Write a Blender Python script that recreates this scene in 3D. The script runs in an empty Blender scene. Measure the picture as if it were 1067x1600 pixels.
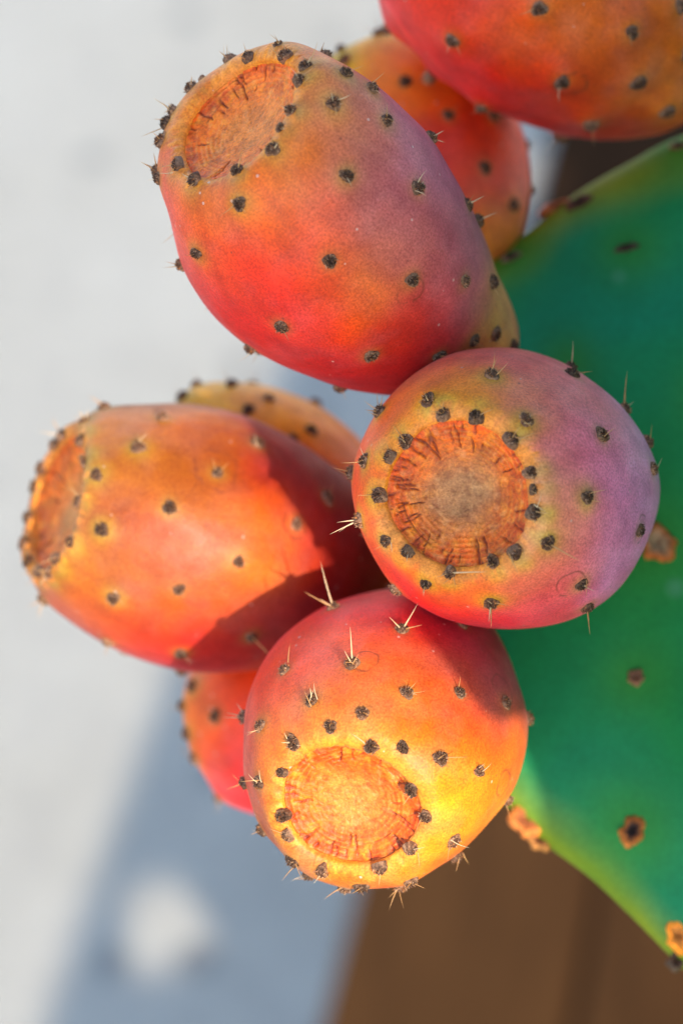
import bpy, math, random
import numpy as np
from mathutils import Vector, Matrix
from mathutils.bvhtree import BVHTree

random.seed(7); rng = np.random.default_rng(11)
scn = bpy.context.scene
COL = scn.collection

# ------------------------------------------------------------------ camera
CAM_H, PITCH, FPX = 1.5, math.radians(42.7), 4000.0      # focal length in photo pixels (1600 high)
cam_d = bpy.data.cameras.new('camera'); cam = bpy.data.objects.new('camera', cam_d); COL.objects.link(cam)
cam.location = (0, 0, CAM_H); cam.rotation_euler = (math.pi/2 - PITCH, 0, 0)
cam_d.sensor_fit = 'VERTICAL'; cam_d.sensor_height = 36; cam_d.lens = FPX/1600*36
cam_d.clip_start = 0.02; cam_d.clip_end = 500
cam_d.dof.use_dof = True; cam_d.dof.focus_distance = 0.494; cam_d.dof.aperture_fstop = 8.0
scn.camera = cam
# ------------------------------------------------------------------ sky, sun, exposure
SUN = Vector((0.36, -0.826, 0.490)).normalized()          # direction towards the sun
w = bpy.data.worlds.new('World'); scn.world = w; w.use_nodes = True
nt = w.node_tree; nt.nodes.clear()
sky = nt.nodes.new('ShaderNodeTexSky'); sky.sky_type = 'NISHITA'; sky.sun_disc = False
sky.sun_elevation = math.asin(SUN.z); sky.sun_rotation = math.atan2(SUN.x, SUN.y)
sky.air_density = 1.0; sky.dust_density = 0.4; sky.ozone_density = 0.3
bg = nt.nodes.new('ShaderNodeBackground'); bg.inputs['Strength'].default_value = 0.15
wo = nt.nodes.new('ShaderNodeOutputWorld')
nt.links.new(sky.outputs[0], bg.inputs[0]); nt.links.new(bg.outputs[0], wo.inputs[0])
sl = bpy.data.lights.new('sun', 'SUN'); sl.energy = 2.1; sl.angle = math.radians(0.8); sl.color = (1, 0.90, 0.75)
so = bpy.data.objects.new('sun', sl); COL.objects.link(so)
so.rotation_euler = SUN.to_track_quat('Z', 'Y').to_euler(); so.location = (2, 0, 4)
scn.view_settings.view_transform = 'Standard'; scn.view_settings.look = 'None'
scn.view_settings.exposure = 1.55; scn.view_settings.gamma = 1.0

# ------------------------------------------------------------------ helpers
cp, sp = math.cos(PITCH), math.sin(PITCH)
AX_R = np.array([1.0, 0, 0]); AX_U = np.array([0, sp, cp]); AX_F = np.array([0, cp, -sp]); CAM = np.array([0, 0, CAM_H])
def at(px, py, d):
    return CAM + d*(AX_F + (px-533.5)/FPX*AX_R - (py-800)/FPX*AX_U)
def ray(px, py):
    v = AX_F + (px-533.5)/FPX*AX_R - (py-800)/FPX*AX_U
    return v/np.linalg.norm(v)
def project(P):
    q = P-CAM; d = q@AX_F
    return np.stack([533.5+FPX*(q@AX_R)/d, 800-FPX*(q@AX_U)/d, d], -1)
def ground(px, py, z=0.0):
    v = ray(px, py); return CAM + v*((z-CAM_H)/v[2])
def hexlin(h):
    h = h.lstrip('#'); c = np.array([int(h[i:i+2], 16)/255 for i in (0, 2, 4)])
    return np.where(c <= 0.04045, c/12.92, ((c+0.055)/1.055)**2.4)
def hash3(i, j, k, seed):
    n = (i*374761393 + j*668265263 + k*2147483647 + seed*974634777) & 0xffffffff
    n = ((n ^ (n >> 13))*1274126177) & 0xffffffff
    n = ((n ^ (n >> 16))*2246822519) & 0xffffffff
    return ((n ^ (n >> 15)) & 0xffffff)/float(0xffffff)
def vnoise(P, scale, seed=0, octaves=1):
    out = np.zeros(len(P)); amp = 1.0; tot = 0
    for o in range(octaves):
        Q = P*scale*(2**o); I = np.floor(Q).astype(np.int64); F = Q-I; F = F*F*(3-2*F)
        v = 0
        for dx in (0, 1):
            for dy in (0, 1):
                for dz in (0, 1):
                    wgt = (F[:, 0] if dx else 1-F[:, 0])*(F[:, 1] if dy else 1-F[:, 1])*(F[:, 2] if dz else 1-F[:, 2])
                    v = v + wgt*hash3(I[:, 0]+dx, I[:, 1]+dy, I[:, 2]+dz, seed+o*17)
        out += amp*v; tot += amp; amp *= 0.5
    return out/tot                                           # 0..1
def mesh_np(name, V, F, tint=None, smooth=True):
    me = bpy.data.meshes.new(name); me.from_pydata([tuple(v) for v in V], [], [tuple(int(i) for i in f) for f in F])
    if smooth: me.polygons.foreach_set('use_smooth', [True]*len(me.polygons))
    if tint is not None:
        a = me.color_attributes.new('tint', 'FLOAT_COLOR', 'POINT')
        buf = np.ones((len(V), 4), np.float32); buf[:, :3] = tint; a.data.foreach_set('color', buf.ravel())
    me.update(); return me
def obj(name, me, mat=None, parent=None, M=None):
    o = bpy.data.objects.new(name, me); COL.objects.link(o)
    if mat and not me.materials: me.materials.append(mat)
    if parent: o.parent = parent
    if M is not None: o.matrix_local = M
    return o
def tag(o, label=None, cat=None, group=None, kind=None):
    if label: o['label'] = label
    if cat: o['category'] = cat
    if group: o['group'] = group
    if kind: o['kind'] = kind
    return o
def empty(name, M):
    o = bpy.data.objects.new(name, None); COL.objects.link(o); o.matrix_world = M; o.empty_display_size = 0.01; return o
def grid_faces(n, m, wrap=True, off=0):
    """n rings of m verts"""
    F = []
    for i in range(n-1):
        for j in range(m if wrap else m-1):
            k = (j+1) % m
            F.append((off+i*m+j, off+i*m+k, off+(i+1)*m+k, off+(i+1)*m+j))
    return F
def box(sx, sy, sz, bev=0.003, name='box'):
    import bmesh
    bm = bmesh.new(); bmesh.ops.create_cube(bm, size=1)
    for v in bm.verts: v.co.x *= sx; v.co.y *= sy; v.co.z *= sz
    if bev: bmesh.ops.bevel(bm, geom=bm.edges[:], offset=bev, segments=2, affect='EDGES', profile=0.6)
    me = bpy.data.meshes.new(name); bm.to_mesh(me); bm.free(); return me

# ------------------------------------------------------------------ materials
class NT:
    def __init__(s, name):
        s.m = bpy.data.materials.new(name); s.m.use_nodes = True; s.t = s.m.node_tree
        s.b = s.t.nodes['Principled BSDF']; s.out = s.t.nodes['Material Output']
    def n(s, typ, **kw):
        nd = s.t.nodes.new(typ)
        for k, v in kw.items():
            if hasattr(nd, k): setattr(nd, k, v)
            else: nd.inputs[k].default_value = v
        return nd
    def l(s, a, b): s.t.links.new(a, b)
    def noise(s, vec, scale, detail=2, rough=0.5):
        nd = s.n('ShaderNodeTexNoise'); nd.inputs['Scale'].default_value = scale; nd.inputs['Detail'].default_value = detail
        nd.inputs['Roughness'].default_value = rough
        if vec is not None: s.l(vec, nd.inputs['Vector'])
        return nd.outputs['Fac']
    def ramp(s, fac, stops):
        r = s.n('ShaderNodeValToRGB'); e = r.color_ramp.elements
        while len(e) < len(stops): e.new(0.5)
        for el, (p, c) in zip(e, stops): el.position = p; el.color = (*c, 1) if len(c) == 3 else c
        s.l(fac, r.inputs[0]); return r.outputs[0]
    def mix(s, fac, a, b, mode='MIX'):
        m = s.n('ShaderNodeMix'); m.data_type = 'RGBA'; m.blend_type = mode
        for sock, v in ((m.inputs['Factor'], fac), (m.inputs['A'], a), (m.inputs['B'], b)):
            pass
        fi = m.inputs[0]; ai = m.inputs[6]; bi = m.inputs[7]
        for i, v in ((fi, fac), (ai, a), (bi, b)):
            if isinstance(v, (int, float)): i.default_value = v
            elif isinstance(v, tuple): i.default_value = (*v, 1)
            else: s.l(v, i)
        return m.outputs[2]
    def math(s, op, a, b=None, clamp=False):
        m = s.n('ShaderNodeMath'); m.operation = op; m.use_clamp = clamp
        for i, v in ((0, a), (1, b)):
            if v is None: continue
            if isinstance(v, (int, float)): m.inputs[i].default_value = v
            else: s.l(v, m.inputs[i])
        return m.outputs[0]
    def bump(s, h, dist, strength=1.0, normal=None):
        b = s.n('ShaderNodeBump'); b.inputs['Distance'].default_value = dist; b.inputs['Strength'].default_value = strength
        s.l(h, b.inputs['Height'])
        if normal is not None: s.l(normal, b.inputs['Normal'])
        return b.outputs[0]

def skin_material(name, rings=(), rough=0.45, speck=1.0):
    t = NT(name); b = t.b
    tc = t.n('ShaderNodeTexCoord').outputs['Object']
    at_ = t.n('ShaderNodeAttribute'); at_.attribute_name = 'tint'
    col = at_.outputs['Color']
    n1 = t.noise(tc, 160, 3, 0.55)                              # mottling
    col = t.mix(1.0, col, t.ramp(n1, [(0.25, (0.80, 0.74, 0.76)), (0.5, (1, 1, 1)), (0.78, (1.16, 1.2, 1.14))]), 'MULTIPLY')
    n2 = t.noise(tc, 2200, 2, 0.6)                              # fine grain of the skin
    col = t.mix(1.0, col, t.ramp(n2, [(0.30, (0.78, 0.68, 0.70)), (0.5, (1, 1, 1)), (0.70, (1.2, 1.32, 1.34))]), 'MULTIPLY')
    # pale waxy bloom in patches
    n3 = t.noise(tc, 70, 3, 0.6)
    bl = t.math('MULTIPLY', t.ramp(n3, [(0.45, (0, 0, 0)), (0.75, (1, 1, 1))]), t.math('MULTIPLY', n2, 0.16*speck))
    col = t.mix(bl, col, (0.62, 0.44, 0.50))
    # tiny pale specks and dark pricks
    vo = t.n('ShaderNodeTexVoronoi'); vo.inputs['Scale'].default_value = 430; t.l(tc, vo.inputs['Vector'])
    vr = t.n('ShaderNodeSeparateColor'); t.l(vo.outputs['Color'], vr.inputs[0])
    on = t.math('GREATER_THAN', vr.outputs[0], 0.90)
    dot = t.math('MULTIPLY', t.math('LESS_THAN', vo.outputs['Distance'], 0.13), on)
    col = t.mix(t.math('MULTIPLY', dot, 0.55*speck), col, (0.75, 0.55, 0.45))
    on2 = t.math('LESS_THAN', vr.outputs[1], 0.05)
    dot2 = t.math('MULTIPLY', t.math('LESS_THAN', vo.outputs['Distance'], 0.12), on2)
    col = t.mix(t.math('MULTIPLY', dot2, 0.5), col, (0.16, 0.03, 0.02))
    # corky scratch marks and dried drip rings
    for (c, r, ww) in rings:
        wn = t.n('ShaderNodeTexNoise'); wn.inputs['Scale'].default_value = 260; t.l(tc, wn.inputs['Vector'])
        vd = t.n('ShaderNodeVectorMath'); vd.operation = 'DISTANCE'; t.l(tc, vd.inputs[0]); vd.inputs[1].default_value = tuple(c)
        d = t.math('ADD', vd.outputs['Value'], t.math('MULTIPLY', t.math('SUBTRACT', wn.outputs['Fac'], 0.5), r*0.7))
        e = t.math('ABSOLUTE', t.math('SUBTRACT', d, r))
        f = t.math('SUBTRACT', 1.0, t.math('DIVIDE', e, ww), True)
        f = t.math('MULTIPLY', f, t.ramp(t.noise(tc, 380, 1), [(0.38, (0, 0, 0)), (0.55, (1, 1, 1))]))
        col = t.mix(t.math('MULTIPLY', f, 0.65), col, (0.17, 0.035, 0.015))
    t.l(col, b.inputs['Base Color'])
    rr = t.ramp(n1, [(0.3, (rough+0.1,)*3), (0.7, (rough-0.06,)*3)]); t.l(rr, b.inputs['Roughness'])
    b.inputs['Specular IOR Level'].default_value = 0.33
    b.inputs['Subsurface Weight'].default_value = 0.12
    b.inputs['Subsurface Radius'].default_value = (0.004, 0.0015, 0.0006); b.inputs['Subsurface Scale'].default_value = 0.8
    b.inputs['Sheen Weight'].default_value = 0.04; b.inputs['Sheen Roughness'].default_value = 0.5
    b.inputs['Sheen Tint'].default_value = (0.8, 0.75, 1, 1)
    nb = t.bump(n1, 0.0006, 0.5); nb = t.bump(n2, 0.00012, 0.8, nb); t.l(nb, b.inputs['Normal'])
    return t.m

def scar_material():
    t = NT('fruit_scar'); b = t.b
    tc = t.n('ShaderNodeTexCoord').outputs['Object']
    at_ = t.n('ShaderNodeAttribute'); at_.attribute_name = 'tint'; col = at_.outputs['Color']
    n1 = t.noise(tc, 520, 4, 0.65)
    col = t.mix(1.0, col, t.ramp(n1, [(0.28, (0.62, 0.5, 0.45)), (0.5, (1, 1, 1)), (0.75, (1.25, 1.35, 1.4))]), 'MULTIPLY')
    n2 = t.noise(tc, 1900, 2, 0.6)
    col = t.mix(1.0, col, t.ramp(n2, [(0.3, (0.8, 0.74, 0.72)), (0.7, (1.18, 1.22, 1.25))]), 'MULTIPLY')
    t.l(col, b.inputs['Base Color']); b.inputs['Roughness'].default_value = 0.45
    b.inputs['Specular IOR Level'].default_value = 0.35
    b.inputs['Subsurface Weight'].default_value = 0.1; b.inputs['Subsurface Radius'].default_value = (0.003, 0.001, 0.0004)
    nb = t.bump(n1, 0.0005, 0.8); nb = t.bump(n2, 0.00015, 0.8, nb); t.l(nb, b.inputs['Normal'])
    return t.m

def areole_material():
    t = NT('areole_wool'); b = t.b
    tc = t.n('ShaderNodeTexCoord').outputs['Object']
    oi = t.n('ShaderNodeObjectInfo').outputs['Random']
    at_ = t.n('ShaderNodeAttribute'); at_.attribute_name = 'tint'
    n = t.noise(tc, 2600, 2, 0.6)
    col = t.mix(1.0, at_.outputs['Color'], t.ramp(n, [(0.3, (0.55, 0.5, 0.5)), (0.72, (1.5, 1.4, 1.3))]), 'MULTIPLY')
    col = t.mix(1.0, col, t.ramp(oi, [(0.0, (1.3, 1.12, 1.0)), (1.0, (2.5, 2.0, 1.7))]), 'MULTIPLY')
    t.l(col, b.inputs['Base Color']); b.inputs['Roughness'].default_value = 0.75
    b.inputs['Specular IOR Level'].default_value = 0.25
    return t.m
def plain(name, c, rough=0.6, var=0.25, scale=300, spec=0.4):
    t = NT(name); b = t.b; tc = t.n('ShaderNodeTexCoord').outputs['Object']
    n = t.noise(tc, scale, 4, 0.6)
    a = tuple(x*(1-var) for x in c); d = tuple(min(1, x*(1+var)) for x in c)
    t.l(t.ramp(n, [(0.3, a), (0.7, d)]), b.inputs['Base Color']); b.inputs['Roughness'].default_value = rough
    b.inputs['Specular IOR Level'].default_value = spec
    return t.m
MAT_SCAR = scar_material(); MAT_AREOLE = areole_material()
MAT_SPINE = plain('spine_horn', (0.58, 0.30, 0.11), 0.45, 0.35, 400)
MAT_SPINE_PALE = plain('spine_pale', (0.72, 0.50, 0.28), 0.4, 0.25, 400)

def pavement_material():
    t = NT('pale_concrete'); b = t.b; tc = t.n('ShaderNodeTexCoord').outputs['Object']
    n1 = t.noise(tc, 3.5, 5, 0.6); n2 = t.noise(tc, 28, 4, 0.6); n3 = t.noise(tc, 420, 3, 0.7)
    col = t.ramp(n1, [(0.3, (0.455, 0.412, 0.340)), (0.7, (0.515, 0.473, 0.400))])
    col = t.mix(1.0, col, t.ramp(n2, [(0.3, (0.93, 0.93, 0.94)), (0.6, (1.03, 1.03, 1.02))]), 'MULTIPLY')
    col = t.mix(1.0, col, t.ramp(n3, [(0.3, (0.8, 0.8, 0.8)), (0.7, (1.12, 1.12, 1.12))]), 'MULTIPLY')
    vo = t.n('ShaderNodeTexVoronoi'); vo.inputs['Scale'].default_value = 13; t.l(tc, vo.inputs['Vector'])
    sc = t.n('ShaderNodeSeparateColor'); t.l(vo.outputs['Color'], sc.inputs[0])
    spot = t.math('MULTIPLY', t.math('GREATER_THAN', sc.outputs[0], 0.62), t.ramp(vo.outputs['Distance'], [(0.14, (1, 1, 1)), (0.28, (0, 0, 0))]))
    col = t.mix(t.math('MULTIPLY', spot, 0.60), col, (0.14, 0.14, 0.14))
    t.l(col, b.inputs['Base Color']); b.inputs['Roughness'].default_value = 0.85
    t.l(t.bump(n3, 0.002, 0.6), b.inputs['Normal'])
    return t.m
def wood_material(name, c, rough=0.6, spec=0.4):
    t = NT(name); b = t.b; tc = t.n('ShaderNodeTexCoord').outputs['Object']
    mp = t.n('ShaderNodeMapping'); mp.inputs['Scale'].default_value = (14, 1.2, 14); t.l(tc, mp.inputs['Vector'])
    oi = t.n('ShaderNodeObjectInfo').outputs['Random']
    n1 = t.noise(mp.outputs[0], 4, 5, 0.65); n2 = t.noise(tc, 6, 3, 0.5)
    col = t.ramp(n1, [(0.3, tuple(x*0.72 for x in c)), (0.7, tuple(x*1.2 for x in c))])
    col = t.mix(1.0, col, t.ramp(n2, [(0.3, (0.85, 0.85, 0.85)), (0.7, (1.1, 1.1, 1.1))]), 'MULTIPLY')
    col = t.mix(1.0, col, t.ramp(oi, [(0, (0.9, 0.9, 0.9)), (1, (1.1, 1.08, 1.05))]), 'MULTIPLY')
    t.l(col, b.inputs['Base Color']); b.inputs['Roughness'].default_value = rough; b.inputs['Specular IOR Level'].default_value = spec
    t.l(t.bump(n1, 0.002, 0.5), b.inputs['Normal'])
    return t.m
MAT_WOOD = wood_material('brown_stained_wood', (0.255, 0.083, 0.018), 0.8, 0.15); MAT_WOOD_DARK = wood_material('dark_brown_wood', (0.055, 0.024, 0.010), 0.95, 0.05)

# ------------------------------------------------------------------ ground, deck, added shade fence
bm_v = [(-60, -60, 0), (60, -60, 0), (60, 60, 0), (-60, 60, 0)]
tag(obj('pavement', mesh_np('pavement', bm_v, [(0, 1, 2, 3)], smooth=False), pavement_material()), kind='structure')
# deck edge: photo line from (845,230) to (490,1600), both on the ground
EA, EB = ground(490, 1600), ground(845, 230)
ld = (EB-EA); ld[2] = 0; ld /= np.linalg.norm(ld)            # along the edge, away from the camera
lu = np.array([ld[1], -ld[0], 0])                            # to the right of the edge
DECK_M = Matrix(((lu[0], ld[0], 0, EA[0]), (lu[1], ld[1], 0, EA[1]), (0, 0, 1, 0), (0, 0, 0, 1)))
deck = empty('deck', DECK_M); tag(deck, kind='structure')
BW = 0.178; blen = 4.0
def to_uv(P): q = P-EA; return np.array([q@lu, q@ld, P[2]])
um = box(BW*5-0.01, 4.59, 0.012, 0.0, 'underlay'); um.materials.append(MAT_WOOD_DARK)
obj('underlay', um, None, deck, Matrix.Translation((BW*2.5+0.004, 0.70, -0.002)))
vsplit = to_uv(ground(900, 620))[1]                           # boards are a darker brown from here on
for (va, vb, mt, lab) in ((-1.6, vsplit, MAT_WOOD, None), (vsplit+0.004, 3.0, MAT_WOOD_DARK, 'darker brown deck board')):
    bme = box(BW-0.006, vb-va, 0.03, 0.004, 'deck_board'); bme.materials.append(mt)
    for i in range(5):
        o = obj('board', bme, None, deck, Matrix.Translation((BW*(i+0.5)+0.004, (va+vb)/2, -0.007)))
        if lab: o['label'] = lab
S = np.array(SUN); S_uv = np.array([S@lu, S@ld, S[2]])
shade = to_uv(ground(265, 1095))[0]                           # left border of the shadow strip
FU = 0.60
fh = (FU-shade)/S_uv[0]*S_uv[2]
def fence_point(px, py):
    q = to_uv(ground(px, py)); return q + (FU-q[0])/S_uv[0]*S_uv
hole = fence_point(262, 1450); hole2 = fence_point(815, 275)
print('fence height', fh, 'strip u', shade, 'hole', hole)
fence = empty('shade_fence', DECK_M @ Matrix.Translation((FU, 0, 0)))  # added out of view to cast the straight shadow strip
tag(fence, 'low unseen board fence added beside the deck to cast the shadow strip', 'fence')
fbw = (hole2[1]-hole[1])/5; fbme = box(0.02, fbw-0.002, fh-0.05, 0.002, 'fence_board'); fbme.materials.append(MAT_WOOD)
jh = math.floor(hole[1]/fbw)
v0 = hole[1]-0.5*fbw; HOLES = {0: (hole[2], 0.045, 0.045), 5: (hole2[2], 0.036, 0.058)}
for j in range(-5, 14):
    yc = v0+fbw*(j+0.5)
    if j not in HOLES:
        obj('board', fbme, None, fence, Matrix.Translation((0, yc, 0.05+(fh-0.05)/2)))
    else:                                                     # board with a hole shaped to throw a sun spot on the ground
        hz, hu, hv = HOLES[j]; n = 48; y0, y1, z0, z1 = -fbw/2+0.001, fbw/2-0.001, 0.05, fh
        V = []; 
        for xs in (-0.01, 0.01):
            inner = []; outer = []; loop = []
            for k in range(n):
                a = 2*math.pi*k/n; rr = (1+0.12*math.sin(3*a+1)+0.08*math.sin(5*a))
                dz = -hu*rr*math.cos(a)*S_uv[2]/S_uv[0]; loop.append((hv*rr*math.sin(a)+dz*S_uv[1]/S_uv[2], dz))
            loop.sort(key=lambda q: math.atan2(q[1], q[0]))
            for (iy, dz) in loop:
                a = math.atan2(dz, iy); inner.append((xs, iy, hz+dz))
                c_, s_ = math.cos(a), math.sin(a); m_ = max(abs(c_), abs(s_)); c_, s_ = c_/m_, s_/m_
                outer.append((xs, c_*(y1-y0)/2, z1 if s_ >= 0.999 else z0 if s_ <= -0.999 else hz+s_*((z1-hz) if s_ > 0 else (hz-z0))))
            for (cy, cz) in ((y0, z0), (y0, z1), (y1, z0), (y1, z1)):
                k = min(range(n), key=lambda q: math.hypot((outer[q][1]-cy)*3, outer[q][2]-cz)); outer[k] = (xs, cy, cz)
            V += inner+outer
        F = []
        for k in range(n):
            l = (k+1) % n
            F += [(k, l, n+l, n+k), (2*n+k, 3*n+k, 3*n+l, 2*n+l), (k, 2*n+k, 2*n+l, l), (n+k, n+l, 3*n+l, 3*n+k)]
        o = obj('board', mesh_np('holed_board', V, F, smooth=False), MAT_WOOD, fence, Matrix.Translation((0, yc, 0)))
        o['label'] = 'added fence board with a hole shaped to pass a sun spot'
for zz in (0.22, fh-0.42):
    m_ = box(0.03, fbw*19, 0.07, 0.003, 'rail'); m_.materials.append(MAT_WOOD)
    obj('rail', m_, None, fence, Matrix.Translation((0.0245, v0+fbw*4.5, zz)))
pm = box(0.07, 0.07, fh-0.02, 0.004, 'post'); pm.materials.append(MAT_WOOD)
for j in (-5, 0, 4.5, 9, 14):
    obj('post', pm, None, fence, Matrix.Translation((0.074, v0+fbw*j, (fh-0.02)/2)))

# ------------------------------------------------------------------ cactus pads
def catmull(pts, n, closed=True):
    pts = np.asarray(pts, float); m = len(pts); out = []
    segs = m if closed else m-1
    for k in range(n):
        u = k/n*segs if closed else k/(n-1)*segs
        i = min(int(u), segs-1); f = u-i
        g = (lambda q: pts[q % m]) if closed else (lambda q: pts[min(max(q, 0), m-1)])
        p0, p1, p2, p3 = g(i-1), g(i), g(i+1), g(i+2)
        out.append(0.5*((2*p1)+(-p0+p2)*f+(2*p0-5*p1+4*p2-p3)*f*f+(-p0+3*p1-3*p2+p3)*f**3))
    return np.array(out)

def pad_material():
    t = NT('pad_skin'); b = t.b; tc = t.n('ShaderNodeTexCoord').outputs['Object']
    at_ = t.n('ShaderNodeAttribute'); at_.attribute_name = 'tint'; col = at_.outputs['Color']
    n1 = t.noise(tc, 38, 4, 0.6); n2 = t.noise(tc, 900, 2, 0.6)
    col = t.mix(1.0, col, t.ramp(n1, [(0.3, (0.75, 0.86, 0.80)), (0.7, (1.3, 1.12, 1.15))]), 'MULTIPLY')
    col = t.mix(1.0, col, t.ramp(n2, [(0.3, (0.9, 0.9, 0.9)), (0.7, (1.1, 1.1, 1.1))]), 'MULTIPLY')
    vo = t.n('ShaderNodeTexVoronoi'); vo.inputs['Scale'].default_value = 90; t.l(tc, vo.inputs['Vector'])
    sc = t.n('ShaderNodeSeparateColor'); t.l(vo.outputs['Color'], sc.inputs[0])
    d = t.math('MULTIPLY', t.math('GREATER_THAN', sc.outputs[0], 0.85), t.ramp(vo.outputs['Distance'], [(0.1, (1, 1, 1)), (0.3, (0, 0, 0))]))
    col = t.mix(t.math('MULTIPLY', d, 0.25), col, (0.25, 0.45, 0.38))
    t.l(col, b.inputs['Base Color']); b.inputs['Roughness'].default_value = 0.62
    b.inputs['Specular IOR Level'].default_value = 0.2
    t.l(t.bump(n1, 0.002, 0.4), b.inputs['Normal'])
    return t.m
MAT_PAD = pad_material()

def make_pad(out2, thick, tint_spots, nphi=160, nr=36, center=None, warp=0.0):
    """out2: outline (nphi x 2) in pad-plane metres. Returns V, F, tint; plane normal = +z"""
    c = out2.mean(0) if center is None else np.array(center)
    rho = np.sin(np.linspace(0.0, 1, nr)*math.pi/2)
    V = [];
    for side in (1, -1):
        for r in rho:
            q = c+(out2-c)*r
            h = side*thick/2*max(0, (1-r**5.0))**0.55
            z = h+warp*np.sin(q[:, 0]*18+0.6)*np.cos(q[:, 1]*14)
            V.append(np.column_stack([q, z]))
    V = np.concatenate(V)
    n = nr*nphi
    F = grid_faces(nr, nphi) + [tuple(reversed(f)) for f in grid_faces(nr, nphi, off=n)]
    R = np.concatenate([np.repeat(rho, nphi)]*2)
    return V, F, R

PAD_TILT = math.radians(11)
# pad plane: passes through pixel (900, 800) at 0.570 m, top leaning towards the camera
P0 = at(900, 800, 0.572)
pn = -(AX_F*math.cos(PAD_TILT) - AX_U*math.sin(PAD_TILT)) ; 
pn = pn + AX_R*(-0.10); pn /= np.linalg.norm(pn)
px_ = AX_R - pn*(AX_R@pn); px_ /= np.linalg.norm(px_); py_ = np.cross(pn, px_)
def on_pad(px, py):
    v = ray(px, py); t = ((P0-CAM)@pn)/(v@pn); P = CAM+v*t
    return np.array([(P-P0)@px_, (P-P0)@py_])
outline_px = [(1067, 213), (985, 254), (900, 303), (830, 358), (765, 408), (690, 490), (650, 620), (628, 760), (622, 880), (655, 1040), (720, 1180), (795, 1264),
              (850, 1318), (925, 1375), (1000, 1447), (1067, 1515), (1200, 1640), (1420, 1720), (1640, 1640), (1760, 1380), (1800, 1000), (1720, 560), (1500, 270), (1250, 160)]
out2 = catmull([on_pad(*p) for p in outline_px], 220)
V, F, R = make_pad(out2, 0.020, None, 220, 40, warp=0.0012)
pad_spots = [(800, 411, 1.0), (980, 405, 1.0), (1059, 237, .9), (1025, 862, 1.6), (992, 1068, 1.1), (987, 1302, 1.5), (1110, 640, 1.), (1200, 900, 1.1), (1250, 420, 1), (1300, 1200, 1), (1450, 700, 1), (1500, 1000, 1), (1180, 1420, 1), (1450, 1400, 1), (890, 585, .8)]
def pad_tint(V, R, seed):
    n = vnoise(V, 22, seed, 3); n2 = vnoise(V, 60, seed+5, 2)
    g0 = np.array([0.004, 0.205, 0.088]); g1 = np.array([0.008, 0.225, 0.055]); ye = np.array([0.20, 0.27, 0.012])
    f = np.clip((n-0.42)*4, 0, 1)[:, None]
    T = g0*(1-f)+g1*f
    e = np.clip((R-0.84+0.10*(n2-0.5)+0.10*(n-0.5))/0.13, 0, 1)**1.3
    T = T*(1-e[:, None])+ye*e[:, None]
    return T
T = pad_tint(V, R, 3)
spots3 = []
for (x, y, s) in pad_spots:
    q = on_pad(x, y); d = np.hypot(V[:, 0]-q[0], V[:, 1]-q[1])
    h = (np.exp(-(d/(0.0085*s))**2)*0.75)[:, None]; T = T*(1-h)+np.array([0.03, 0.22, 0.02])*h
    spots3.append((q, s))
pad_M = Matrix(((px_[0], py_[0], pn[0], P0[0]), (px_[1], py_[1], pn[1], P0[1]), (px_[2], py_[2], pn[2], P0[2]), (0, 0, 0, 1)))
pad = empty('cactus_pad', pad_M)
tag(pad, 'large blue-green cactus pad with yellowish rim carrying the fruits', 'cactus pad')
obj('pad_skin', mesh_np('pad_skin', V, F, T), MAT_PAD, pad)

# ------------------------------------------------------------------ areoles and spines
def areole_mesh(seed, corky=False):
    r = np.random.default_rng(seed); V = []; F = []; T = []
    n, m = 7, 18; Rr = 0.00128
    ell = 1+0.18*r.random()
    for i in range(n):
        a = i/(n-1)*math.pi/2*1.0
        for j in range(m):
            th = 2*math.pi*j/m
            rad = Rr*math.cos(a)*(1+0.12*math.sin(3*th+seed)+0.10*r.standard_normal()*(0.6 if i else 0.3))
            h = 0.00085*math.sin(a)*(1+0.25*r.standard_normal()) - (0.0007 if i == 0 else 0)
            V.append((rad*ell*math.cos(th), rad*math.sin(th)/ell, h))
            g = 0.75 if i <= 2 else 0
            base = np.array([0.048, 0.030, 0.021])*(0.7+0.7*r.random())
            pale = np.array([0.19, 0.135, 0.09])*(0.7+0.6*r.random())
            k = g*r.random()
            T.append(base*(1-k)+pale*k)
    F += grid_faces(n, m)
    for q in range(64):                                        # short bristle tips
        rr = Rr*0.95*math.sqrt(r.random()); th = r.random()*2*math.pi
        x, y = rr*math.cos(th), rr*math.sin(th); z = 0.00080*math.sqrt(max(0, 1-(rr/Rr)**2))-0.0001
        d = np.array([x*420+0.5*r.standard_normal(), y*420+0.5*r.standard_normal(), 1.1]); d /= np.linalg.norm(d)
        L = 0.0003+0.00045*r.random(); b = len(V); wdt = 0.00010
        for k in range(3):
            a = 2.094*k; V.append((x+wdt*math.cos(a), y+wdt*math.sin(a), z))
        V.append((x+d[0]*L, y+d[1]*L, z+d[2]*L)); F += [(b, b+1, b+3), (b+1, b+2, b+3), (b+2, b, b+3)]
        c = [np.array([0.05, 0.025, 0.014]), np.array([0.20, 0.10, 0.04]), np.array([0.24, 0.19, 0.14])][int(r.integers(0, 3))]*(0.6+0.7*r.random())
        T += [c]*4
    return mesh_np('areole', V, F, np.array(T), smooth=False)
AREOLES = [areole_mesh(s) for s in range(9)]
for m_ in AREOLES: m_.materials.append(MAT_AREOLE)
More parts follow.
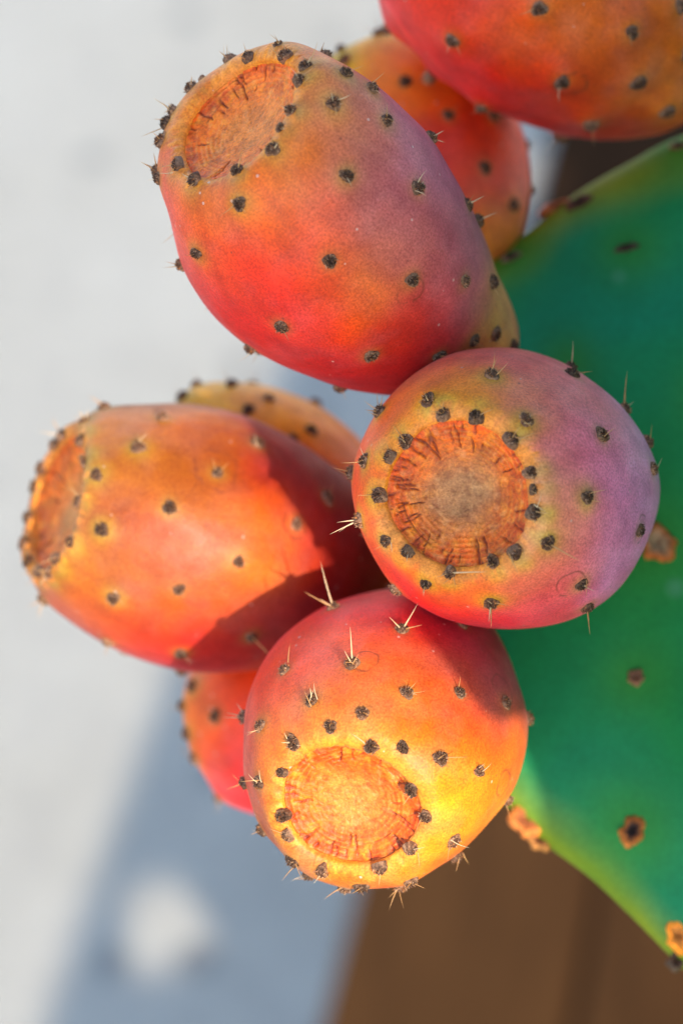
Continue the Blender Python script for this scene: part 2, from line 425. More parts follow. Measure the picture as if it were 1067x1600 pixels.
def spine_mesh(L, r0, bend=0.06, seed=0):
    r = np.random.default_rng(seed); n, m = 6, 5; V = []
    bx, by = bend*r.standard_normal(2)
    for i in range(n):
        t = i/(n-1)
        for j in range(m):
            a = 2*math.pi*j/m; rad = r0*(1-t)**0.8+r0*0.06
            V.append((rad*math.cos(a)+bx*L*t*t, rad*math.sin(a)+by*L*t*t, L*t))
    F = grid_faces(n, m)+[tuple(range((n-1)*m, n*m))]
    return mesh_np('spine', V, F)
BRISTLES = [spine_mesh(0.0022+0.0016*k/5, 0.00010, 0.08, k) for k in range(6)]
for i, m_ in enumerate(BRISTLES): m_.materials.append(MAT_SPINE if i % 3 else MAT_SPINE_PALE)

def frame_from(z, hint=None):
    z = Vector(z).normalized(); h = Vector(hint) if hint is not None else (Vector((1, 0, 0)) if abs(z.x) < 0.8 else Vector((0, 1, 0)))
    x = (h-z*h.dot(z)).normalized(); y = z.cross(x)
    return Matrix((x, y, z)).transposed()

# areoles and corky marks on the pad
def cork_mesh(rx, ry, seed, rimc, midc, lift=0.0012):
    r = np.random.default_rng(seed); n, m = 9, 26; V = []; T = []
    for i in range(n):
        q = 1-i/(n-1)
        for j in range(m):
            a = 2*math.pi*j/m; k = 1+0.16*math.sin(2*a+seed)+0.10*math.sin(5*a+2*seed)+0.06*r.standard_normal()
            h = lift*(math.sin(min(1, (1-q)*2.6)*math.pi/2))*(0.6+0.6*r.random())-(0.0022 if i == 0 else 0)
            if q < 0.45: h -= lift*0.7*(0.45-q)/0.45
            V.append((rx*q*k*math.cos(a), ry*q*k*math.sin(a), h))
            f = min(1, max(0, (q-0.35)/0.4)); T.append((np.array(midc)*(1-f)+np.array(rimc)*f)*(0.6+0.8*r.random()))
    return mesh_np('cork', V, grid_faces(n, m), np.array(T))
padz = lambda q: 0.0008
from mathutils.bvhtree import BVHTree as _B
_pb = _B.FromPolygons([Vector(v) for v in V], F)
def pad_hit(px, py):
    q = on_pad(px, py); h = _pb.ray_cast(Vector((q[0], q[1], 0.2)), Vector((0, 0, -1)))
    return h if h[0] is not None else _pb.find_nearest(Vector((q[0], q[1], 0.01)))
DARK = (0.030, 0.018, 0.014); BRN = (0.16, 0.075, 0.03)
for i, (x, y, rx, ry, rc, mc, nm) in enumerate([
    (800, 411, 17, 9, (0.20, 0.15, 0.11), DARK, 'areole'), (978, 405, 19, 8, (0.07, 0.05, 0.04), DARK, 'areole'), (1059, 237, 15, 8, (0.12, 0.08, 0.05), DARK, 'areole'),
    (1025, 862, 33, 31, (0.26, 0.09, 0.02), (0.22, 0.17, 0.11), 'areole'), (992, 1068, 16, 12, (0.13, 0.08, 0.05), (0.10, 0.06, 0.04), 'areole'), (987, 1302, 24, 23, (0.22, 0.09, 0.02), (0.012, 0.010, 0.012), 'areole'),
    (890, 306, 24, 13, (0.06, 0.03, 0.02), DARK, 'corky_scar'), (872, 325, 30, 12, (0.28, 0.11, 0.04), (0.12, 0.04, 0.02), 'corky_scar'),
    (822, 1283, 24, 30, (0.30, 0.12, 0.03), (0.13, 0.05, 0.02), 'corky_scar'), (842, 1310, 20, 20, (0.33, 0.17, 0.05), (0.10, 0.045, 0.02), 'corky_scar'),
    (1058, 1463, 20, 24, (0.55, 0.22, 0.02), (0.30, 0.13, 0.03), 'areole'), (1058, 1500, 18, 14, (0.05, 0.04, 0.03), DARK, 'corky_scar'),
    (1200, 900, 15, 14, BRN, DARK, 'areole'), (1250, 420, 15, 14, BRN, DARK, 'areole'), (1300, 1200, 15, 14, BRN, DARK, 'areole'), (1450, 700, 15, 14, BRN, DARK, 'areole'), (1500, 1000, 15, 14, BRN, DARK, 'areole'), (1180, 1420, 15, 14, BRN, DARK, 'areole')]):
    h = pad_hit(x, y); k = 0.572/FPX
    nrm = h[1] if h[1].z > 0 else Vector((0, 0, 1))
    obj(nm, cork_mesh(rx*k, ry*k, i+1, rc, mc), MAT_AREOLE, pad, Matrix.Translation(h[0]) @ (frame_from(nrm, (1, 0.25, 0)).to_4x4()))
# two added pads, unseen at the right, outlined to shade the fruits
Sv = np.array(SUN); E1 = AX_R-Sv*(AX_R@Sv); E1 /= np.linalg.norm(E1); E2 = np.cross(Sv, E1)
def shade_pad(label, outl, e1a, ta, slope, thick, seed):
    'outline in millimetres as seen from the sun; the pad plane leans along E1'
    X = E1-slope*Sv; X_len = np.linalg.norm(X); X = X/X_len; N_ = np.cross(X, E2); N_ /= np.linalg.norm(N_); Y = E2
    o = CAM+E1*e1a+Sv*ta
    o2 = catmull([((a/1000-e1a)*X_len, b/1000) for a, b in outl], 120)
    V, F, R = make_pad(o2, thick, None, 120, 20, warp=0.002)
    M = Matrix(((X[0], Y[0], N_[0], o[0]), (X[1], Y[1], N_[1], o[1]), (X[2], Y[2], N_[2], o[2]), (0, 0, 0, 1)))
    r = empty('cactus_pad', M); tag(r, label, 'cactus pad')
    obj('pad_skin', mesh_np('pad_skin', V, F, pad_tint(V, R, seed)), MAT_PAD, r)
    return r
shade_pad('added unseen cactus pad, shaped to shade the round mauve fruit', [(175, -92), (176, -108), (183, -120), (191, -135), (198, -144), (209, -147), (221, -155), (228, -175), (232, -200), (255, -228), (300, -235), (345, -195), (372, -135), (350, -75), (310, -42), (255, -40), (205, -65)], 0.362, -0.4535, 1.44, 0.016, 21)
shade_pad('added unseen cactus pad, shaped to shade the uppermost sharp fruit', [(120, -50), (130, -70), (148, -84), (166, -91), (182, -96), (196, -98), (215, -92), (250, -75), (290, -55), (326, -40), (318, 2), (290, 20), (250, 28), (205, 25), (165, 8), (138, -20), (126, -60)], 0.324, -0.480, 1.60, 0.016, 25)
# lower pad and woody stem down to the ground
def flat_pad(name, label, p0, p1, width, thick, seed, parent=None):
    p0, p1 = np.array(p0), np.array(p1); Y = p1-p0; Ln = np.linalg.norm(Y); Y /= Ln
    Z = -AX_F-Y*(-AX_F@Y); Z /= np.linalg.norm(Z); X = np.cross(Y, Z)
    o2 = catmull([(0.16*width, 0), (0.42*width, 0.22*Ln), (0.5*width, 0.55*Ln), (0.36*width, 0.88*Ln), (0, Ln), (-0.36*width, 0.88*Ln), (-0.5*width, 0.55*Ln), (-0.42*width, 0.22*Ln), (-0.16*width, 0)], 100)
    V, F, R = make_pad(o2, thick, None, 100, 18)
    M = Matrix(((X[0], Y[0], Z[0], p0[0]), (X[1], Y[1], Z[1], p0[1]), (X[2], Y[2], Z[2], p0[2]), (0, 0, 0, 1)))
    r = empty(name, M); tag(r, label, 'cactus pad'); obj('pad_skin', mesh_np('pad_skin', V, F, pad_tint(V, R, seed)), MAT_PAD, r)
jo = at(1480, 1660, 0.60)
k1 = np.array([0.04, 0.12, 0.60]); k0 = np.array([0.04, 0.10, 0.0])
flat_pad('cactus_pad', 'cactus pad directly below the large fruit-bearing pad', k1, jo+(jo-k1)*0.06, 0.17, 0.026, 31)
flat_pad('cactus_pad', 'woody lowest cactus pad rooted at the deck', k0, k1+(k1-k0)*0.05, 0.17, 0.05, 35)

# ------------------------------------------------------------------ fruits
PROF_SKIN = [(0.0, 0.0), (0.22, 0.0), (0.36, 0.022), (0.50, 0.075), (0.68, 0.175), (0.86, 0.33), (0.965, 0.48), (1.0, 0.60), (0.965, 0.735), (0.865, 0.855), (0.73, 0.94), (0.61, 0.985)]
K_ALB = 0.95
def make_fruit(spec):
    name = 'prickly_pear_fruit'
    tip = at(*spec['tip']); base = at(*spec['base']); ax = tip-base; L = np.linalg.norm(ax); R = spec['R']; rim = spec.get('rim', 0.47)
    rot = frame_from(ax, spec.get('hint'))
    M = Matrix.Translation(Vector(base)) @ rot.to_4x4(); Mi = M.inverted(); Mn = np.array(M); Min = np.array(Mi)
    toL = lambda P: (np.atleast_2d(P)@Min[:3, :3].T+Min[:3, 3]); toW = lambda P: (np.atleast_2d(P)@Mn[:3, :3].T+Mn[:3, 3])
    hi = spec.get('res', 1.0); m = int(300*hi); n = int(210*hi)
    depth = spec.get('depth', 0.10)
    prof = [(r, z) for r, z in spec.get('prof', PROF_SKIN)]+[(rim+0.075, 0.997), (rim+0.02, 0.990), (rim-0.01, 0.980)]
    pr = catmull(prof, 700, closed=False); pr[:, 0] *= R; pr[:, 1] *= L
    seg = np.r_[0, np.cumsum(np.hypot(*np.diff(pr, axis=0).T))]
    u = np.linspace(0, seg[-1], n); pr = np.column_stack([np.interp(u, seg, pr[:, 0]), np.interp(u, seg, pr[:, 1])])
    th = np.arange(m)*2*math.pi/m
    seed = spec['seed']
    ph = [rng.random()*6.28 for _ in range(4)]
    def lump(th, zz):
        e = spec.get('ell', 0.03)
        return 1+e*np.cos(2*th+ph[0])*np.sin(np.clip(zz/L, 0, 1)*2.4)+0.012*np.cos(3*th+ph[1]+zz*30)+0.010*np.cos(5*th+ph[2]-zz*45)
    mid = 0.5*(tip+base); dm = project(mid); bo = spec.get('bend', (0, 0))
    bend = np.array(rot.transposed()@Vector(at(dm[0]+bo[0], dm[1]+bo[1], dm[2])-mid)); bend[2] = 0
    def bent(Pv):
        t_ = np.clip(Pv[:, 2]/L, 0, 1); return Pv+np.outer(4*t_*(1-t_), bend)
    def lathe(prr, mm):
        t_ = np.arange(mm)*2*math.pi/mm
        rr = prr[:, 0][:, None]*lump(t_[None, :], prr[:, 1][:, None])
        return np.stack([rr*np.cos(t_), rr*np.sin(t_), np.broadcast_to(prr[:, 1][:, None], rr.shape)], -1).reshape(-1, 3)
    # --- coarse body for pixel picking
    cpz = bent(lathe(pr[::6], 90))
    tops = np.r_[[[0, 0, L*0.985]], ]
    nlast = len(pr[::6]); Fc = grid_faces(nlast, 90)
    cpz = np.vstack([cpz, [[0, 0, L*0.985]]]); Fc += [((nlast-1)*90+j, (nlast-1)*90+(j+1) % 90, len(cpz)-1) for j in range(90)]
    cw = toW(cpz); bv = BVHTree.FromPolygons([Vector(v) for v in cw], Fc)
    cpx = project(cw)
    def pick(px, py):
        h = bv.ray_cast(Vector(CAM), Vector(ray(px, py)))
        if h[0] is not None:
            nrm = np.array(h[1]); 
            if nrm@ray(px, py) > 0: nrm = -nrm
            return np.array(h[0]), nrm
        i = np.argmin(np.hypot(cpx[:, 0]-px, cpx[:, 1]-py)); P = cw[i]
        # push to the silhouette: outward normal perpendicular to the view
        hp = bv.find_nearest(Vector(P)); nn = np.array(hp[1])
        cen = toW(bent(np.array([[0, 0, toL(P)[0][2]]])))[0]
        if nn@(P-cen) < 0: nn = -nn
        return P, nn
    ar = []
    for a in spec['areoles']:
        P, nn = pick(a[0], a[1])
        Pl = toL(P)[0]; rq = math.hypot(Pl[0], Pl[1]); rmin = (rim+0.03)*R
        if Pl[2] > 0.90*L and rq < rmin:
            Pl[:2] *= rmin/rq; j_ = np.argmin(((cpz[:-1]-Pl)**2).sum(1)); Pl = cpz[j_].copy()
            nn = np.array(rot@Vector((Pl[0]/rmin*0.75, Pl[1]/rmin*0.75, 0.66)))
        ar.append((Pl, np.array(rot.transposed()@Vector(nn)), a[2] if len(a) > 2 else 1.0, (a[0], a[1])))
    # hidden-side areoles on a spiral
    k = 0
    view = np.array(rot.transposed()@Vector(CAM-base)); view /= np.linalg.norm(view)
    for q in range(70):
        zz = L*(0.16+0.80*(q+0.5)/70); tq = q*2.39996+seed
        rr = np.interp(zz, np.maximum.accumulate(pr[:, 1])+np.arange(n)*1e-9, pr[:, 0]); P = bent(np.array([[rr*math.cos(tq), rr*math.sin(tq), zz]]))[0]; nn = np.array([math.cos(tq), math.sin(tq), 0.3*(zz/L-0.5)*2])
        nn /= np.linalg.norm(nn)
        if nn@view > (-0.12): continue
        if all(np.linalg.norm(P-b[0]) > 0.0085 for b in ar): ar.append((P, nn, 1.0, None))
    AP = np.array([a[0] for a in ar])
    # --- skin
    SV = bent(lathe(pr, m)); nS = len(SV)
    grid = SV.reshape(n, m, 3)
    du = np.gradient(grid, axis=0); dv = np.roll(grid, -1, 1)-np.roll(grid, 1, 1)
    N = np.cross(dv.reshape(-1, 3), du.reshape(-1, 3)); N /= np.maximum(np.linalg.norm(N, axis=1), 1e-12)[:, None]
    disp = (vnoise(SV, 55, seed, 2)-0.5)*0.0012
    halo = np.zeros(nS); near = np.zeros(nS)
    for (P, nn, s, pxy) in ar:
        d2 = ((SV-P)**2).sum(1)
        rimness = np.clip((P[2]/L-0.80)/0.12, 0, 1)
        sg = 0.0033+0.0006*rimness; d = d2/(sg*sg)
        g = np.exp(-d*0.5); disp += g*(0.00022*spec.get('tub', 1.0)+0.00075*rimness)
        off = SV-P-np.array([0, 0, 0.0])
        halo = np.maximum(halo, np.exp(-d2/(0.0027*(0.78+0.20*rimness))**2)*(0.45+0.55*rimness)*s)
        near = np.maximum(near, np.exp(-d2/0.0018**2))
    # picked patches: pigment plus some painted sun and shade, blended over the surface
    ctl = spec['pig_light']; CP = []; CC = []
    for (x, y, hx) in ctl:
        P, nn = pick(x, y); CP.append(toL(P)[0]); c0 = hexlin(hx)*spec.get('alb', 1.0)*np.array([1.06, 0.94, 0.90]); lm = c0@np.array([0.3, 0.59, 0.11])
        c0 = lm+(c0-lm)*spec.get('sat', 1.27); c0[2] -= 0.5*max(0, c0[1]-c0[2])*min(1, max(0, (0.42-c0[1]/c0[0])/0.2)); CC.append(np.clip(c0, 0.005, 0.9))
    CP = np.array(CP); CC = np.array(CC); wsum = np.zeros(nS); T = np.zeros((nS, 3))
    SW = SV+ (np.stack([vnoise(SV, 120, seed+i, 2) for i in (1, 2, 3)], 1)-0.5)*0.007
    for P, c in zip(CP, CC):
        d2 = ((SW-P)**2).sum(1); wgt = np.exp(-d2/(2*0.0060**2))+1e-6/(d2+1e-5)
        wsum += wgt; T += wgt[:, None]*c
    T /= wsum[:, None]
    T *= (1+0.30*(vnoise(SV, 210, seed+9, 3)-0.5))[:, None]
    # streaks running lengthwise
    ang = np.arctan2(SV[:, 1], SV[:, 0]); st = vnoise(np.column_stack([np.cos(ang)*R, np.sin(ang)*R, SV[:, 2]*0.18]), 330, seed+21, 2)-0.5
    T *= 1+np.outer(st, np.array([0.18, 0.45, 0.35]))
    hn = np.clip(halo*(0.6+0.8*vnoise(SV, 300, seed+4, 2)), 0, 1)*spec.get('halo', 0.6)
    T = T*(1-hn[:, None])+np.array(spec.get('halo_c', (0.50, 0.33, 0.015)))*hn[:, None]
    T = T*(1-0.35*near[:, None])+np.array([0.30, 0.16, 0.05])*0.35*near[:, None]
    rl = np.hypot(SV[:, 0], SV[:, 1])/R+0.10*(vnoise(SV, 260, seed+61, 3)-0.5)+0.10*(vnoise(SV, 1100, seed+63, 2)-0.5)
    cf = (np.clip((rim+0.085-rl)/0.02, 0, 1)*(SV[:, 2] > 0.9*L))[:, None]*0.9
    T = T*(1-cf)+np.array([0.84, 0.25, 0.018])*(0.7+0.6*vnoise(SV, 900, seed+65, 2))[:, None]*cf
    disp += cf[:, 0]*(vnoise(SV, 1000, seed+66, 2)-0.4)*0.0008
    fade = np.ones(nS); fade[-3*m:] = 0.3
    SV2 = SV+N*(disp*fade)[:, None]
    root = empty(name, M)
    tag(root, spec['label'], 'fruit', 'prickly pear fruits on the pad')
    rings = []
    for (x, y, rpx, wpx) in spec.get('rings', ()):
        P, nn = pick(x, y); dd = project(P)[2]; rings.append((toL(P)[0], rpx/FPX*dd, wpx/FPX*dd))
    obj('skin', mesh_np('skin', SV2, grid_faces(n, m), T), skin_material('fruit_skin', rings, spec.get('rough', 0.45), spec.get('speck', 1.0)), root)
    # --- crown scar
    mm = int(288*hi); nn_ = int(90*hi); rS = (rim+0.085)*R
    q = np.linspace(1, 0.0, nn_)
    TH, Q = np.meshgrid(np.arange(mm)*2*math.pi/mm, q)
    rr = rS*Q*lump(TH, np.full_like(TH, L))
    zc = L*(1.0-0.0015)-depth*R*(1-np.clip(Q/0.97, 0, 1)**2)**1.5
    zc += 0.00030*np.clip((Q-0.70)/0.15, 0, 1)-np.clip((Q-0.92)/0.08, 0, 1)*0.0010
    X, Y = rr*np.cos(TH), rr*np.sin(TH)
    P3 = np.column_stack([X.ravel(), Y.ravel(), np.zeros(X.size)])
    wob = vnoise(P3, 180, seed+31, 3).reshape(Q.shape)
    rings_ = np.sin((Q*rS*1000/1.05+0.7*wob)*2*math.pi*1.05)                       # concentric growth lines
    rings_amp = np.clip((Q-0.25)/0.4, 0.12, 1)*np.clip(vnoise(P3, 330, seed+33, 2).reshape(Q.shape)*2-0.4, 0, 1.2)
    fine = vnoise(P3, 1300, seed+35, 2).reshape(Q.shape)-0.5
    zd = rings_*rings_amp*0.00008+fine*0.00022
    crack = np.zeros_like(Q); r2 = np.random.default_rng(seed+70)
    for c in range(spec.get('cracks', 34)):
        a0 = r2.random()*2*math.pi; q0 = 0.45+0.42*r2.random(); q1 = min(1.0, q0+0.10+0.28*r2.random()); wd = (0.00010+0.00015*r2.random())
        sk = r2.standard_normal()*0.25; wv = r2.random()*6
        da = (TH-(a0+sk*(Q-q0)+0.010*np.sin(Q*34+wv)+0.05*(wob-0.5))+math.pi) % (2*math.pi)-math.pi
        prof_ = np.clip((Q-q0)/0.05, 0, 1)*np.clip((q1-Q)/0.05, 0, 1)
        crack = np.maximum(crack, np.exp(-(da*Q*rS/wd)**2)*prof_)
    for c in range(5):                                            # part-ring splits
        a0 = r2.random()*2*math.pi; q0 = 0.6+0.35*r2.random(); half = 0.25+0.5*r2.random()
        da = np.abs((TH-a0+math.pi) % (2*math.pi)-math.pi)
        crack = np.maximum(crack, 0.8*np.exp(-(((Q-q0+0.03*(wob-0.5))*rS)/0.00010)**2)*np.clip((half-da)/0.15, 0, 1))
    zd -= crack*0.00055
    edge = np.clip((Q-0.84)/0.10, 0, 1); flake = vnoise(P3, 800, seed+38, 3).reshape(Q.shape)
    zd += edge*((flake-0.5)*0.0020+(vnoise(P3, 260, seed+39, 2).reshape(Q.shape)-0.5)*0.0014)*np.clip((1.0-Q)/0.02, 0, 1)
    Zs = zc+zd
    rag = 1+0.10*(vnoise(P3, 420, seed+44, 3).reshape(Q.shape)-0.45)*edge
    CV = np.column_stack([(X*rag).ravel(), (Y*rag).ravel(), Zs.ravel()])
    c_out = np.array(spec.get('scar_out', (0.88, 0.14, 0.004))); c_mid = np.array(spec.get('scar_mid', (0.88, 0.20, 0.008))); c_in = np.array(spec.get('scar_in', (0.62, 0.27, 0.09)))
    f1 = np.clip((Q+0.35*(wob-0.5)-0.25)/0.35, 0, 1)[..., None]; f2 = np.clip((Q+0.3*(wob-0.5)-0.6)/0.3, 0, 1)[..., None]
    CT = c_in*(1-f1)+c_mid*f1; CT = CT*(1-f2)+c_out*f2
    patch = vnoise(P3, 240, seed+50, 3).reshape(Q.shape)[..., None]
    CT = CT*(0.62+0.76*patch)
    h1 = np.clip((vnoise(P3, 620, seed+52, 3).reshape(Q.shape)-0.52)*5, 0, 1)[..., None]*np.clip(Q*1.6-0.3, 0, 1)[..., None]
    CT = CT*(1-0.6*h1)+np.array([0.86, 0.36, 0.03])*0.6*h1
    h2 = np.clip((vnoise(P3+0.3, 420, seed+54, 3).reshape(Q.shape)-0.52)*5, 0, 1)[..., None]*np.clip(Q*1.6-0.3, 0, 1)[..., None]
    CT = CT*(1-0.55*h2)+np.array([0.46, 0.050, 0.006])*0.55*h2
    h3 = np.clip((vnoise(P3+0.7, 760, seed+56, 2).reshape(Q.shape)-0.66)*6, 0, 1)[..., None]
    CT = CT*(1-0.22*h3)+np.array([0.80, 0.50, 0.26])*0.22*h3
    CT = CT*np.array([1.08, 0.86, 0.6])
    cr = np.clip(rings_*rings_amp, 0, 1)[..., None]*0.35; CT = CT*(1-cr)+np.array([0.86, 0.33, 0.06])*cr
    fl = (edge*np.clip((flake-0.42)*4, 0, 1))[..., None]*0.8; CT = CT*(1-fl)+np.array([0.85, 0.32, 0.03])*fl
    ck = np.clip(crack, 0, 1)[..., None]*0.9; CT = CT*(1-ck)+np.array([0.16, 0.015, 0.006])*ck
    obj('crown_scar', mesh_np('crown_scar', CV, grid_faces(nn_, mm), CT.reshape(-1, 3)), MAT_SCAR, root)
    # --- areoles with bristles
    rr_ = np.random.default_rng(seed+5)
    made = []
    for i, (P, nl, s, pxy) in enumerate(ar):
        j = np.argmin(((SV-P)**2).sum(1)); Pd = P+N[j]*disp[j]
        fm = frame_from(nl).to_4x4() @ Matrix.Rotation(rr_.random()*6.28, 4, 'Z')
        sc = (0.92+0.22*rr_.random())*min(s, 1.0)*1.08*spec.get('asize', 1.0)
        Ml = Matrix.Translation(Vector(Pd)) @ fm @ Matrix.Scale(sc, 4)
        ao = obj('areole', AREOLES[int(rr_.integers(0, 9))], None, root, Ml)
        made.append((ao, Pd, nl, pxy, Ml))
        rimness = P[2]/L > 0.84
        for b in range(int(rr_.integers(1, 4)) if rimness else int(rr_.integers(0, 3))):
            d = np.array([0.0, 0, 1])+np.r_[rr_.standard_normal(2)*0.8, 0]
            obj('spine', BRISTLES[int(rr_.integers(0, 6))], None, ao, Matrix.Translation((rr_.normal()*0.0005, rr_.normal()*0.0005, 0.0003)) @ frame_from(d).to_4x4())
    for (ax_, ay_, tx, ty, *rest) in spec.get('spines', ()):
        best = min((mk for mk in made if mk[3]), key=lambda mk: math.hypot(mk[3][0]-ax_, mk[3][1]-ay_))
        ao, Pd, nl, pxy, Ml = best
        Pw = toW(Pd)[0]; dd = project(Pw)[2]; fwd = rest[0] if rest else 0.002
        Tw = at(tx, ty, dd-fwd); Tl = toL(Tw)[0]; v = Tl-Pd; Ls = np.linalg.norm(v)
        loc = Ml.inverted() @ Matrix.Translation(Vector(Pd)) @ frame_from(v).to_4x4()
        me = spine_mesh(Ls, 0.00019, 0.03, int(tx)); me.materials.append(MAT_SPINE_PALE if (int(tx) % 3) else MAT_SPINE)
        obj('spine', me, None, ao, loc)
    return root

def A(s): return [tuple(float(v) for v in p.split(',')) for p in s.split()]
def PG(s): return [(float(p.split(',')[0]), float(p.split(',')[1]), p.split(',')[2]) for p in s.split()]

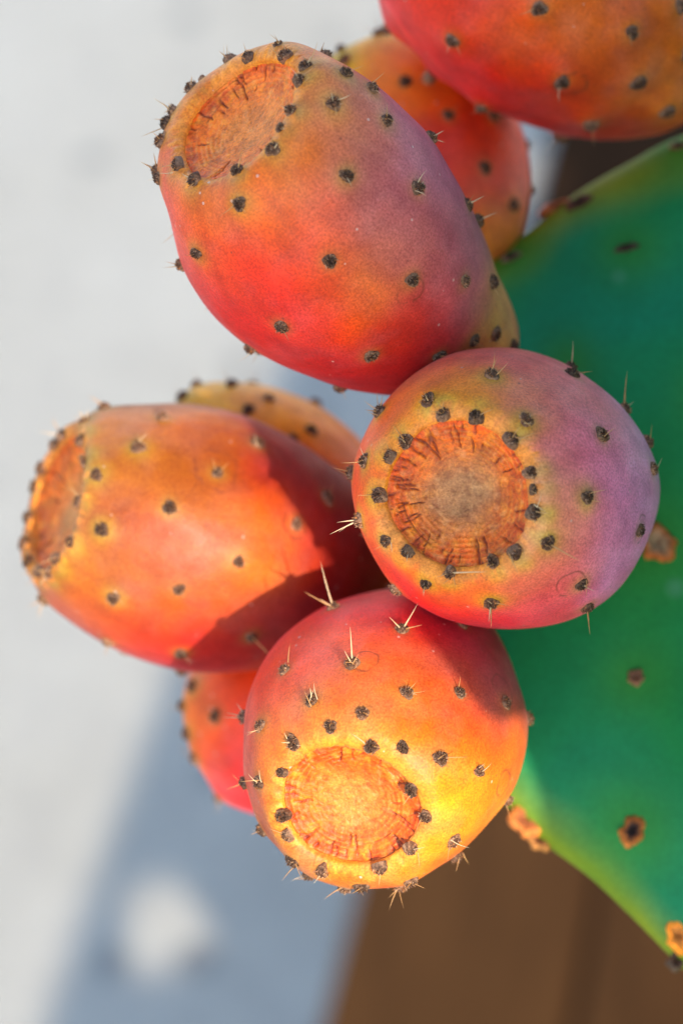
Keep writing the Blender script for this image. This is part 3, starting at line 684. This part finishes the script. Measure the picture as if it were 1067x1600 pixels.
FRUITS = [
 dict(seed=3, label='large orange and mauve fruit with hollow round scar, uppermost sharp one on the left', tip=(378, 186, 0.492), base=(768, 560, 0.548), R=0.0280, bend=(-22, 36), rim=0.495, depth=0.115, alb=0.95, halo=0.5, scar_in=(0.74, 0.24, 0.04), prof=[(0.0, 0.0), (0.20, 0.0), (0.30, 0.022), (0.42, 0.075), (0.58, 0.175), (0.78, 0.33), (0.92, 0.48), (1.0, 0.63), (0.975, 0.755), (0.885, 0.86), (0.77, 0.94), (0.665, 0.983)],
  areoles=A('308,148 360,103 396,95 454,93 440,82,.8 487,117 475,142 532,127 517,169 467,184 430,206,.8 434,241 382,251 325,271 297,257 270,228 265,279 252,266 279,199 277,181 324,133,.6 600,191 540,275 650,294 671,217 575,145 727,321 750,343 381,317 314,392 515,407 641,436 722,438 765,441 276,412 441,508 579,553 738,530 771,520 684,555 383,553 526,615 797,541'),
  pig_light=PG('420,300,d8741c 330,300,cf7a18 300,380,d8621c 380,420,dc5c1c 330,460,c83c24 440,560,b81a2a 540,600,a01028 600,570,a81c34 480,360,e06818 500,470,d85028 560,440,dc8030 600,330,b87070 560,220,c07868 640,240,c07a84 700,300,b06478 690,400,b86870 640,380,b8706c 640,520,c85048 720,480,b86c74 770,500,d0a070 680,540,a82038 450,450,d84020 450,230,d08038 300,270,d88420 265,330,e05828 350,140,d88020 440,100,d88028 370,510,c02428 740,400,b06c78'),  # crimson underside darkened to paint in shade; mauve right includes sky sheen
  rings=[(640, 452, 24, 3), (640, 530, 6, 3)],
  spines=[(277, 181, 241, 153), (277, 181, 262, 160), (252, 266, 218, 252), (252, 266, 240, 238), (360, 103, 342, 80), (308, 148, 300, 118), (440, 82, 432, 62), (487, 117, 487, 88), (671, 217, 694, 203), (727, 321, 757, 306), (750, 343, 776, 330), (434, 241, 436, 222, .004), (382, 251, 378, 236, .004)]),
 dict(seed=8, label='round pink and mauve fruit with cracked brown-orange scar facing forward, right of the others', tip=(718, 772, 0.486), base=(888, 757, 0.562), R=0.0289, rim=0.485, depth=0.12, alb=1.40, sat=1.25, halo=0.66, halo_c=(0.66, 0.46, 0.008), cracks=64,
  areoles=A('767,595 893,586 676,637 633,685 699,668 747,667 817,667 784,707 831,742 935,682 911,777 1017,733 997,829 849,843 904,910 767,933 776,882 793,851 822,798 808,767,.7 615,718 579,723 593,774 570,810 612,841 644,860 672,902 710,893 597,646 981,635 547,740 622,917 915,945 893,570,.8 1012,690'),
  pig_light=PG('767,570,e4706c 850,600,d86868 940,640,c07078 880,660,d07080 1000,700,d094b0 940,740,c87898 1000,800,c488b0 960,860,bc80a4 900,840,cc7878 860,780,cc8878 880,720,c87078 830,620,e07858 700,600,e47850 600,680,dc6830 570,760,dc5828 580,850,d86018 640,920,cc4020 720,960,cc3838 800,960,c04050 860,940,b85058 720,920,cc6830 680,640,e08048 840,900,b86060 760,640,e07c5c 650,700,d08030 600,800,d87028 750,900,c87040 810,830,c08058 718,630,e09028'),  # mauve right side includes painted sky sheen; last point paints a sun fleck
  rings=[(890, 912, 26, 3), (1000, 826, 22, 3), (835, 775, 8, 3)], scar_in=(0.44, 0.22, 0.10), scar_out=(0.84, 0.115, 0.003), scar_mid=(0.70, 0.16, 0.006),
  spines=[(597, 646, 568, 627), (597, 646, 597, 618), (597, 646, 570, 640), (570, 810, 526, 815, .0), (570, 810, 515, 834, .0), (547, 740, 522, 731), (767, 933, 768, 980), (767, 933, 764, 972), (849, 843, 906, 879, .006), (915, 945, 921, 992), (893, 570, 898, 533), (981, 635, 975, 580), (633, 685, 612, 662, .006), (676, 637, 664, 617, .006), (672, 902, 660, 927), (710, 893, 760, 893, .01)]),
 dict(seed=15, label='rounded orange fruit with bright ringed scar facing forward, lowest of the sharp ones', tip=(548, 1256, 0.494), base=(668, 1000, 0.560), R=0.0277, rim=0.475, depth=0.09, alb=0.80, halo=0.36, cracks=52,
  areoles=A('522,953 628,985 551,1041 446,1048 634,1087 717,1083 788,1098 492,1099 568,1120 522,1138 413,1136 465,1160 584,1158 626,1168 682,1185 744,1204 651,1225 669,1271 703,1308 638,1317 592,1347 637,1364 566,1370 508,1350 466,1334 462,1295 440,1268 416,1220 448,1203,.8 378,1220 410,1298 379,1122 485,1374 536,1392 628,1395 723,1349 822,1122 796,1250 722,975 615,915'),
  pig_light=PG('470,960,e84828 560,950,e84a28 640,950,d84030 720,970,b03850 760,1020,a85868 700,1050,b85848 780,1080,b06870 660,1120,d07838 600,1050,f08028 520,1020,f07020 430,1040,f06030 400,1120,e86030 390,1200,d86038 440,1180,e88820 480,1130,e88028 580,1120,e89020 720,1160,d84830 790,1150,f07848 800,1200,f09070 740,1230,f8a818 700,1250,f8b010 760,1290,f8b020 680,1340,f0a018 700,1370,d05038 600,1390,c86838 480,1360,c08028 430,1300,c87030 640,1200,f09820'),
  rings=[(570, 1035, 22, 3), (785, 1075, 26, 3), (788, 1225, 22, 4)], scar_out=(0.66, 0.09, 0.005), scar_mid=(0.60, 0.11, 0.006), scar_in=(0.55, 0.22, 0.05),
  spines=[(522, 953, 497, 878), (522, 953, 474, 925), (522, 953, 500, 935, .004), (551, 1041, 548, 978, .004), (551, 1041, 538, 1018, .004), (628, 985, 655, 942, .004), (628, 985, 608, 965, .004), (628, 985, 660, 975, .004), (379, 1122, 350, 1122), (379, 1122, 355, 1113), (492, 1099, 484, 1075), (465, 1160, 440, 1160)]),
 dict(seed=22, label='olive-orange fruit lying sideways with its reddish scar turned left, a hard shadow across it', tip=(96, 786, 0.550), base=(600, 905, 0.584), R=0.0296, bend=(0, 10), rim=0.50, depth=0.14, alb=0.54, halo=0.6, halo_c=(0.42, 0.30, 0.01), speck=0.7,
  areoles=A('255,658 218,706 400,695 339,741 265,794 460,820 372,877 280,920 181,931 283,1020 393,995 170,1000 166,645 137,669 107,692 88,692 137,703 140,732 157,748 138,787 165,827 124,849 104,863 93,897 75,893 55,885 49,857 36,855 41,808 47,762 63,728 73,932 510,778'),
  pig_light=PG('160,680,e89830 280,650,f09838 400,650,e87048 460,700,b82838 500,760,a81838 420,760,b84038 330,700,c87838 230,740,c88838 220,820,b86838 260,860,c86828 330,800,b07038 300,740,b06848 400,830,f08838 440,850,f89028 390,890,f8a028 480,810,e02830 340,930,e88028 260,930,c07028 200,890,b06828 130,900,c88820 150,960,e07038 230,1000,e86048 330,1000,c84040 400,960,b82848 470,910,b02040 520,850,a82038 300,1030,c84048'),  # bright orange patch towards the base paints in a patch of sun
  rings=[(339, 735, 36, 4), (459, 822, 20, 5)],
  spines=[(137, 669, 124, 640), (137, 669, 140, 638), (73, 932, 45, 948), (73, 932, 62, 968), (93, 897, 60, 890), (393, 995, 432, 1031, .012), (393, 995, 420, 1020, .012), (107, 692, 62, 675), (170, 1000, 165, 1025)]),
 dict(seed=29, label='blurred light orange fruit mostly hidden behind the sideways olive-orange one', tip=(272, 690, 0.600), base=(630, 900, 0.590), R=0.0245, rim=0.42, depth=0.10, alb=1.45, sat=1.1, res=0.5,
  areoles=A('275,610 362,608 388,643 455,690 485,675 530,745 305,603 235,618 420,625'),
  pig_light=PG('260,610,ff9a14 330,615,ff9020 430,650,ff8424 500,720,f87028 540,780,e85024'),
  spines=[]),
 dict(seed=36, label='blurred yellow-orange and red fruit wedged between two larger fruits at the pad rim', tip=(565, 115, 0.600), base=(760, 420, 0.585), R=0.0250, rim=0.45, depth=0.10, alb=1.35, sat=1.1, res=0.5,
  areoles=A('545,104 633,128 757,262 800,320 590,48 510,90 700,180 640,50 530,75 770,180'),
  pig_light=PG('520,90,f0a020 580,70,f0a018 600,130,f07020 660,130,e86028 700,200,d83828 740,260,c84840 760,220,b84030 790,300,c05048 780,360,d08030 640,100,f07828'),
  spines=[]),
 dict(seed=43, label='big smooth red-orange fruit with orange tubercles at its base, cut by the top edge', tip=(660, -180, 0.545), base=(1090, 145, 0.572), R=0.0322, rim=0.45, depth=0.10, alb=0.9, res=0.7, asize=1.1, tub=8.0, halo=0.75, halo_c=(0.66, 0.28, 0.02),
  areoles=A('842,10 713,55 877,118 979,46 992,121 1052,10 757,158 922,184 1037,165 1065,80 612,40'),
  pig_light=PG('640,60,e83018 700,40,f05820 750,120,e01818 680,100,e02018 800,60,e87830 900,60,d87838 850,130,d04838 820,180,c02030 900,150,c86038 960,100,b86048 1020,150,d88838 1040,80,c87040 760,20,e86028 960,190,b04028 700,0,f06020'),
  rings=[(890, 125, 26, 5)], spines=[]),
 dict(seed=50, label='blurred deep red fruit peeping out behind the lowest orange one', tip=(325, 1145, 0.600), base=(640, 1065, 0.590), R=0.0245, rim=0.45, depth=0.10, alb=0.8, res=0.5,
  areoles=A('340,1120 292,1105 291,1150 345,1240 310,1075 300,1190'),
  pig_light=PG('320,1120,f07818 380,1080,f06418 350,1180,ec5014 380,1230,dc4028 300,1130,f08c20'),
  spines=[]),
]
for sp_ in FRUITS: make_fruit(sp_)
